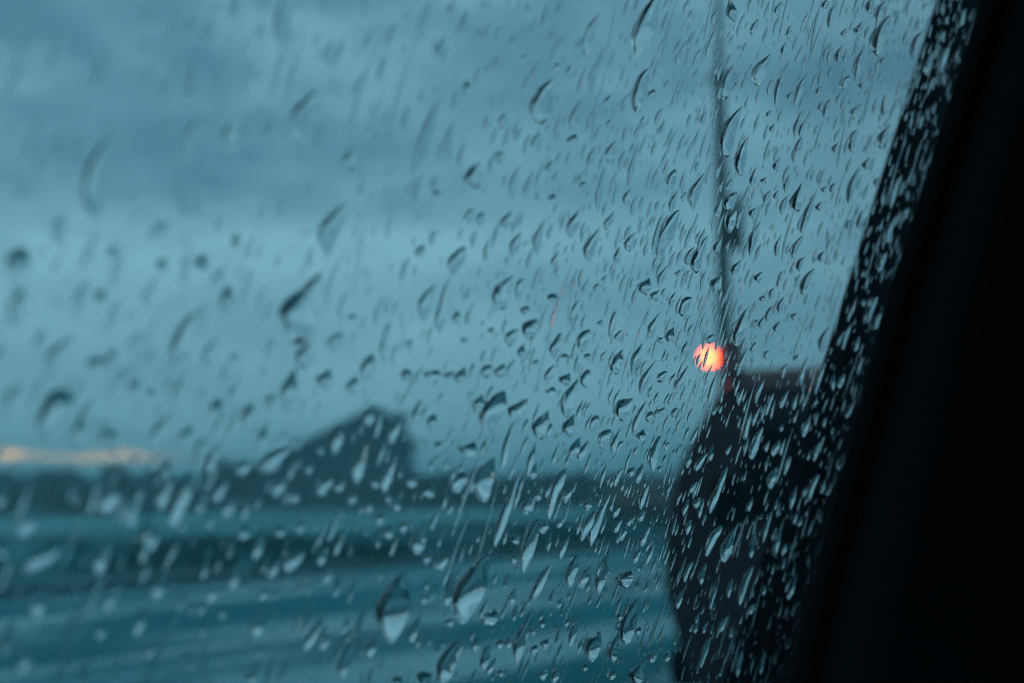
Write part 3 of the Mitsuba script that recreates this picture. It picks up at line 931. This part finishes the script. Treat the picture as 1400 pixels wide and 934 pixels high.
51501 1164 51548 659 385 -1
33402 -2169 33411 -2409 321 -1
62031 -6014 61886 -6781 387 -1
63015 13448 62979 12683 392 -1
43868 5980 43759 5542 301 -1
39361 -11457 39417 -11829 299 -1
53668 -4227 53569 -4799 360 -1
50555 3300 50506 2541 233 -1
53112 9665 53184 9129 351 -1
43953 -4639 43763 -5036 304 -1
49685 16 49499 -499 318 -1
47382 10516 47209 10000 294 -1
62935 606 62879 -467 263 -1
35083 -1820 35035 -2045 336 -1
30610 -1421 30647 -1619 294 -1
36452 9343 36354 8870 172 -1
36499 -1690 36449 -1921 349 -1
42347 -7698 42272 -8047 316 -1
54607 4825 54572 4288 367 -1
47232 -6207 46932 -6725 254 -1
30702 6876 30817 6710 280 -1
52438 14343 52701 13551 196 -1
51807 -12733 51629 -13277 294 -1
63036 -6250 62801 -6897 397 -1
58921 -9344 58708 -9951 357 -1
49258 1005 49206 541 314 -1
50156 2516 50065 1970 276 -1
62659 -14563 62535 -15202 396 -1
54822 -13224 54810 -13810 321 -1
59265 -7770 59253 -8388 361 -1
60024 -7897 60012 -8522 368 -1
36394 1074 36369 789 257 -1
56712 -12266 56484 -12808 337 -1
50531 10908 50420 10385 278 -1
51168 -206 51093 -649 333 -1
59660 -6414 59621 -6993 364 -1
39206 9127 39179 8710 191 -1
53799 7948 53851 7436 307 -1
49702 -4557 49495 -5027 274 -1
43089 -1873 42950 -2236 258 -1
59990 -2812 59924 -3352 367 -1
51012 14283 50959 13807 281 -1
63075 17830 63006 17266 391 -1
52894 6846 52879 6437 349 -1
36849 -454 36749 -693 262 -1
65454 5042 65324 4367 349 -1
56870 6760 56691 6260 334 -1
49946 11394 49798 10934 272 -1
40584 4823 40343 4443 201 -1
64149 8757 64252 8132 338 -1
45758 9267 45694 8857 239 -1
57545 -11444 57554 -11931 346 -1
46304 8860 46308 8463 244 -1
58960 9270 59071 8812 354 -1
41445 2031 41417 1718 243 -1
47373 -2986 47215 -3373 255 -1
41385 -617 41254 -848 312 -1
48236 6448 48149 6053 260 -1
53181 1724 53037 1372 353 -1
63051 18622 63035 18158 391 -1
40675 1191 40662 854 203 -1
52091 11749 51936 11130 194 -1
49326 2072 49273 1749 315 -1
54459 -40 54421 -425 315 -1
46789 6705 46721 6423 289 -1
54801 -3423 54739 -3772 318 -1
53007 7609 52948 7265 300 -1
43809 -5606 43666 -5836 265 -1
55982 14388 56011 14053 325 -1
54312 12742 54229 12422 310 -1
61237 3446 61300 3038 315 -1
62056 3552 62121 3139 321 -1
'''.strip().split('\n')])
DROPS[:, :5] *= 1e-5
ZONES = ['above and left of the orange lamp', 'above the hedge right of the house', 'above the pink sunset streak', 'against the dark house', 'between hedge and orange lamp', 'close left of the orange lamp', 'high left of the pole', 'high right of the pole', 'in the cloudy upper left sky', 'in the middle sky', 'in the sky above the house', 'in the upper middle sky', 'on the horizon below the house', 'on the horizon between house and van', 'on the horizon left of the house', 'on the lower half of the van', 'on the upper half of the van', 'over the dark window frame', 'over the wet road beside the van', 'over the wet road, bottom centre', 'over the wet road, lower left', 'right of the pole above the van']
HEADS = ['20 fifth highest of six large long tapered raindrops', '4 fifth highest of six medium-sized long tapered raindrops', '12 fifth highest of six medium-sized oval raindrops', '7 fifth highest of six medium-sized thin streaked raindrops', '10 fourth highest of five large long tapered raindrops', '14 fourth highest of five large long tapered raindrops', '10 fourth highest of five large oval raindrops', '0 fourth highest of five medium-sized long tapered raindrops', '20 fourth highest of six large long tapered raindrops', '4 fourth highest of six medium-sized long tapered raindrops', '12 fourth highest of six medium-sized oval raindrops', '7 fourth highest of six medium-sized thin streaked raindrops', '1 large long tapered raindrop', '3 large long tapered raindrop', '9 large long tapered raindrop', '11 large long tapered raindrop', '12 large long tapered raindrop', '18 large long tapered raindrop', '1 large oval raindrop', '9 large oval raindrop', '13 large oval raindrop', '14 large oval raindrop', '19 large rounded raindrop', '10 large thin streaked raindrop', '0 largest raindrop', '1 largest raindrop', '2 largest raindrop', '3 largest raindrop', '4 largest raindrop', '5 largest raindrop', '6 largest raindrop', '7 largest raindrop', '8 largest raindrop', '9 largest raindrop', '10 largest raindrop', '11 largest raindrop', '12 largest raindrop', '13 largest raindrop', '14 largest raindrop', '15 largest raindrop', '16 largest raindrop', '17 largest raindrop', '18 largest raindrop', '19 largest raindrop', '20 largest raindrop', '21 largest raindrop', '0 leftmost raindrop', '1 leftmost raindrop', '2 leftmost raindrop', '5 leftmost raindrop', '6 leftmost raindrop', '7 leftmost raindrop', '9 leftmost raindrop', '10 leftmost raindrop', '13 leftmost raindrop', '14 leftmost raindrop', '15 leftmost raindrop', '16 leftmost raindrop', '18 leftmost raindrop', '19 leftmost raindrop', '20 leftmost raindrop', '21 leftmost raindrop', '1 longest raindrop', '3 longest raindrop', '6 longest raindrop', '9 longest raindrop', '11 longest raindrop', '12 longest raindrop', '13 longest raindrop', '14 longest raindrop', '21 longest raindrop', '2 lower of two large long tapered raindrops', '8 lower of two large long tapered raindrops', '2 lower of two large thin streaked raindrops', '7 lower of two large thin streaked raindrops', '8 lower of two large thin streaked raindrops', '9 lower of two large thin streaked raindrops', '11 lower of two large thin streaked raindrops', '20 lower of two large thin streaked raindrops', '1 lower of two medium-sized long tapered raindrops', '11 lower of two medium-sized long tapered raindrops', '13 lower of two medium-sized long tapered raindrops', '2 lower of two medium-sized oval raindrops', '10 lower of two medium-sized oval raindrops', '11 lower of two medium-sized oval raindrops', '1 lower of two medium-sized rounded raindrops', '0 lower of two medium-sized thin streaked raindrops', '4 lower of two medium-sized thin streaked raindrops', '13 lower of two small long tapered raindrops', '21 lower of two small thin streaked raindrops', '10 lowest of five large long tapered raindrops', '14 lowest of five large long tapered raindrops', '10 lowest of five large oval raindrops', '0 lowest of five medium-sized long tapered raindrops', '0 lowest of four large thin streaked raindrops', '19 lowest of four medium-sized long tapered raindrops', '20 lowest of four medium-sized long tapered raindrops', '15 lowest of four medium-sized thin streaked raindrops', '21 lowest of four medium-sized thin streaked raindrops', '20 lowest of six large long tapered raindrops', '4 lowest of six medium-sized long tapered raindrops', '12 lowest of six medium-sized oval raindrops', '7 lowest of six medium-sized thin streaked raindrops', '6 lowest of three large thin streaked raindrops', '13 lowest of three large thin streaked raindrops', '18 lowest of three large thin streaked raindrops', '19 lowest of three large thin streaked raindrops', '9 lowest of three medium-sized long tapered raindrops', '1 lowest of three medium-sized oval raindrops', '20 lowest of three medium-sized oval raindrops', '2 lowest of three medium-sized rounded raindrops', '6 lowest of three medium-sized thin streaked raindrops', '13 lowest of three medium-sized thin streaked raindrops', '16 lowest of three medium-sized thin streaked raindrops', '17 lowest of three medium-sized thin streaked raindrops', '12 lowest of three small oval raindrops', '0 lowest of three small thin streaked raindrops', '0 lowest raindrop', '1 lowest raindrop', '2 lowest raindrop', '3 lowest raindrop', '4 lowest raindrop', '5 lowest raindrop', '6 lowest raindrop', '9 lowest raindrop', '10 lowest raindrop', '11 lowest raindrop', '13 lowest raindrop', '15 lowest raindrop', '17 lowest raindrop', '18 lowest raindrop', '19 lowest raindrop', '20 lowest raindrop', '21 lowest raindrop', '6 medium-sized long tapered raindrop', '18 medium-sized long tapered raindrop', '9 medium-sized oval raindrop', '10 medium-sized rounded raindrop', '12 medium-sized rounded raindrop', '5 medium-sized thin streaked raindrop', '18 medium-sized thin streaked raindrop', '19 medium-sized thin streaked raindrop', '0 rightmost raindrop', '1 rightmost raindrop', '2 rightmost raindrop', '3 rightmost raindrop', '6 rightmost raindrop', '7 rightmost raindrop', '8 rightmost raindrop', '9 rightmost raindrop', '10 rightmost raindrop', '13 rightmost raindrop', '14 rightmost raindrop', '15 rightmost raindrop', '18 rightmost raindrop', '19 rightmost raindrop', '20 rightmost raindrop', '21 rightmost raindrop', '0 roundest raindrop', '1 roundest raindrop', '2 roundest raindrop', '4 roundest raindrop', '5 roundest raindrop', '6 roundest raindrop', '8 roundest raindrop', '11 roundest raindrop', '12 roundest raindrop', '14 roundest raindrop', '15 roundest raindrop', '16 roundest raindrop', '17 roundest raindrop', '18 roundest raindrop', '19 roundest raindrop', '20 roundest raindrop', '21 roundest raindrop', '10 second highest of five large long tapered raindrops', '14 second highest of five large long tapered raindrops', '10 second highest of five large oval raindrops', '0 second highest of five medium-sized long tapered raindrops', '0 second highest of four large thin streaked raindrops', '19 second highest of four medium-sized long tapered raindrops', '20 second highest of four medium-sized long tapered raindrops', '15 second highest of four medium-sized thin streaked raindrops', '21 second highest of four medium-sized thin streaked raindrops', '20 second highest of six large long tapered raindrops', '4 second highest of six medium-sized long tapered raindrops', '12 second highest of six medium-sized oval raindrops', '7 second highest of six medium-sized thin streaked raindrops', '6 second highest of three large thin streaked raindrops', '13 second highest of three large thin streaked raindrops', '18 second highest of three large thin streaked raindrops', '19 second highest of three large thin streaked raindrops', '9 second highest of three medium-sized long tapered raindrops', '1 second highest of three medium-sized oval raindrops', '20 second highest of three medium-sized oval raindrops', '2 second highest of three medium-sized rounded raindrops', '6 second highest of three medium-sized thin streaked raindrops', '13 second highest of three medium-sized thin streaked raindrops', '16 second highest of three medium-sized thin streaked raindrops', '17 second highest of three medium-sized thin streaked raindrops', '12 second highest of three small oval raindrops', '0 second highest of three small thin streaked raindrops', '9 small long tapered raindrop', '18 small long tapered raindrop', '19 small long tapered raindrop', '9 small oval raindrop', '11 small oval raindrop', '18 small oval raindrop', '2 small rounded raindrop', '7 small thin streaked raindrop', '15 small thin streaked raindrop', '2 thinnest raindrop', '4 thinnest raindrop', '7 thinnest raindrop', '9 thinnest raindrop', '10 thinnest raindrop', '11 thinnest raindrop', '12 thinnest raindrop', '13 thinnest raindrop', '14 thinnest raindrop', '19 thinnest raindrop', '20 thinnest raindrop', '10 third highest of five large long tapered raindrops', '14 third highest of five large long tapered raindrops', '10 third highest of five large oval raindrops', '0 third highest of five medium-sized long tapered raindrops', '0 third highest of four large thin streaked raindrops', '19 third highest of four medium-sized long tapered raindrops', '20 third highest of four medium-sized long tapered raindrops', '15 third highest of four medium-sized thin streaked raindrops', '21 third highest of four medium-sized thin streaked raindrops', '20 third highest of six large long tapered raindrops', '4 third highest of six medium-sized long tapered raindrops', '12 third highest of six medium-sized oval raindrops', '7 third highest of six medium-sized thin streaked raindrops', '10 topmost of five large long tapered raindrops', '14 topmost of five large long tapered raindrops', '10 topmost of five large oval raindrops', '0 topmost of five medium-sized long tapered raindrops', '0 topmost of four large thin streaked raindrops', '19 topmost of four medium-sized long tapered raindrops', '20 topmost of four medium-sized long tapered raindrops', '15 topmost of four medium-sized thin streaked raindrops', '21 topmost of four medium-sized thin streaked raindrops', '20 topmost of six large long tapered raindrops', '4 topmost of six medium-sized long tapered raindrops', '12 topmost of six medium-sized oval raindrops', '7 topmost of six medium-sized thin streaked raindrops', '6 topmost of three large thin streaked raindrops', '13 topmost of three large thin streaked raindrops', '18 topmost of three large thin streaked raindrops', '19 topmost of three large thin streaked raindrops', '9 topmost of three medium-sized long tapered raindrops', '1 topmost of three medium-sized oval raindrops', '20 topmost of three medium-sized oval raindrops', '2 topmost of three medium-sized rounded raindrops', '6 topmost of three medium-sized thin streaked raindrops', '13 topmost of three medium-sized thin streaked raindrops', '16 topmost of three medium-sized thin streaked raindrops', '17 topmost of three medium-sized thin streaked raindrops', '12 topmost of three small oval raindrops', '0 topmost of three small thin streaked raindrops', '0 topmost raindrop', '1 topmost raindrop', '2 topmost raindrop', '3 topmost raindrop', '4 topmost raindrop', '5 topmost raindrop', '7 topmost raindrop', '8 topmost raindrop', '9 topmost raindrop', '10 topmost raindrop', '11 topmost raindrop', '12 topmost raindrop', '15 topmost raindrop', '16 topmost raindrop', '17 topmost raindrop', '18 topmost raindrop', '19 topmost raindrop', '20 topmost raindrop', '21 topmost raindrop', '2 upper of two large long tapered raindrops', '8 upper of two large long tapered raindrops', '2 upper of two large thin streaked raindrops', '7 upper of two large thin streaked raindrops', '8 upper of two large thin streaked raindrops', '9 upper of two large thin streaked raindrops', '11 upper of two large thin streaked raindrops', '20 upper of two large thin streaked raindrops', '1 upper of two medium-sized long tapered raindrops', '11 upper of two medium-sized long tapered raindrops', '13 upper of two medium-sized long tapered raindrops', '2 upper of two medium-sized oval raindrops', '10 upper of two medium-sized oval raindrops', '11 upper of two medium-sized oval raindrops', '1 upper of two medium-sized rounded raindrops', '0 upper of two medium-sized thin streaked raindrops', '4 upper of two medium-sized thin streaked raindrops', '13 upper of two small long tapered raindrops', '21 upper of two small thin streaked raindrops']
def foot(h0, v0, h1, v1, w, grow=0.0):
    c = np.array([(h0 + h1) / 2, (v0 + v1) / 2]); d = np.array([h1 - h0, v1 - v0]); L = np.hypot(*d); d = d / L; e = np.array([-d[1], d[0]])
    a = np.linspace(0, 2 * np.pi, 15)[:-1, None]
    return Polygon(c + d * np.cos(a) * (L / 2 + grow) + e * np.sin(a) * (w / 2 + grow))
small = []
def dome(h, v):
    # height of a bead over half its width: steepened at either side for darker crescents, flatter lower down
    back = float(np.interp(h, [.15, .25, .36, .46], [1.25, 1.1, 1.1, 1.45]))
    return back - .55 * float(np.clip((h - .36) / .1, 0, 1) * np.clip((.03 - v) / .05, 0, 1))
for i, (h0, v0, h1, v1, w, li) in enumerate(DROPS):
    mesh = drop_mesh(h0, v0, h1, v1, w, 1000 + i, N=22 if i < 120 else 14, M=11 if i < 120 else 9, kap=dome(h0, v0))
    if li >= 0:
        z, head = HEADS[int(li)].split(' ', 1)
        text = f'{head} {ZONES[int(z)]}'
        obj('raindrop', mesh, 'm_water', smooth=True, label=text, cat='raindrop', group='raindrops on the side window')
    else:
        small.append(mesh)
# the fine spatter between them, kept clear of the drops already there
taken = [foot(*r[:5], 1.5e-4) for r in DROPS]
tree_ = STRtree(taken)
cell = {}
sp = np.random.default_rng(77)
def free(h0, v0, h1, v1, w):
    L = math.hypot(h1 - h0, v1 - v0) / 2; c = ((h0 + h1) / 2, (v0 + v1) / 2)
    g = (int(c[0] // .004), int(c[1] // .004))
    for a in range(g[0] - 3, g[0] + 4):
        for b in range(g[1] - 3, g[1] + 4):
            for ((x, y), q, ww) in cell.get((a, b), ()):
                if abs(x - c[0]) < (w + ww) / 2 + 2e-4 and abs(y - c[1]) < L + q + 2e-4: return False
    if len(tree_.query(foot(h0, v0, h1, v1, w), predicate='intersects')): return False
    cell.setdefault(g, []).append((c, L, w))
    return True
tries = 0
fine = []
for n, (lo, hi, l0, l1), (ha, hb) in ((260, (.0010, .0019, .012, .030), (.09, .70)), (2000, (.0013, .0024, .0035, .0100), (.09, .70)), (2600, (.0006, .0013, .0016, .0045), (.09, .70)), (700, (.0018, .0042, .0040, .0120), (-.25, .10))):
    k = 0; tries = 0
    kp = .45 if l1 > .02 else (.72 if lo > .001 else .62)
    while k < n and tries < n * 6:
        tries += 1
        h, v = sp.uniform(ha, hb), sp.uniform(-.205, .225)
        w = sp.uniform(lo, hi); L = max(w * sp.uniform(1.5, 3.6), sp.uniform(l0, l1)); lean = sp.normal(.10, .10)
        q = (h + lean * L / 2, v + L / 2, h - lean * L / 2, v - L / 2, w)
        if h > .48 and v < .04 and sp.random() < (.78 if lo > .001 else .55): continue
        if h > .44 and v >= .04 and sp.random() < .45: continue
        if h < .30 and sp.random() < .4: continue
        if free(*q):
            fine.append(drop_mesh(*q, 9000 + len(fine), N=14 if l1 > .02 else (10 if lo > .001 else 7), M=7 if lo > .0008 else 5, kap=kp * dome(h, v))); k += 1
vs, fs, o = [], [], 0
for v, f in small + fine:
    vs.append(v); fs.append(f + o); o += len(v)
obj('fine_spatter', (np.vstack(vs), np.vstack(fs)), 'm_water', smooth=True, kind='stuff', label='fine spatter of tiny droplets filling the gaps between the larger raindrops', cat='droplets')

# ------------------------------------------------------------------ rain-hazed air round the whole place
scene['haze'] = {'type': 'cube', 'to_world': T().translate([0, 0, 5.7]).scale([720, 720, 9.0]), 'bsdf': {'type': 'null'}, 'interior': {'type': 'ref', 'id': 'rain_air'}}
labels['haze'] = {'kind': 'stuff', 'label': 'thin bluish rain haze in the air over the road and fields'}
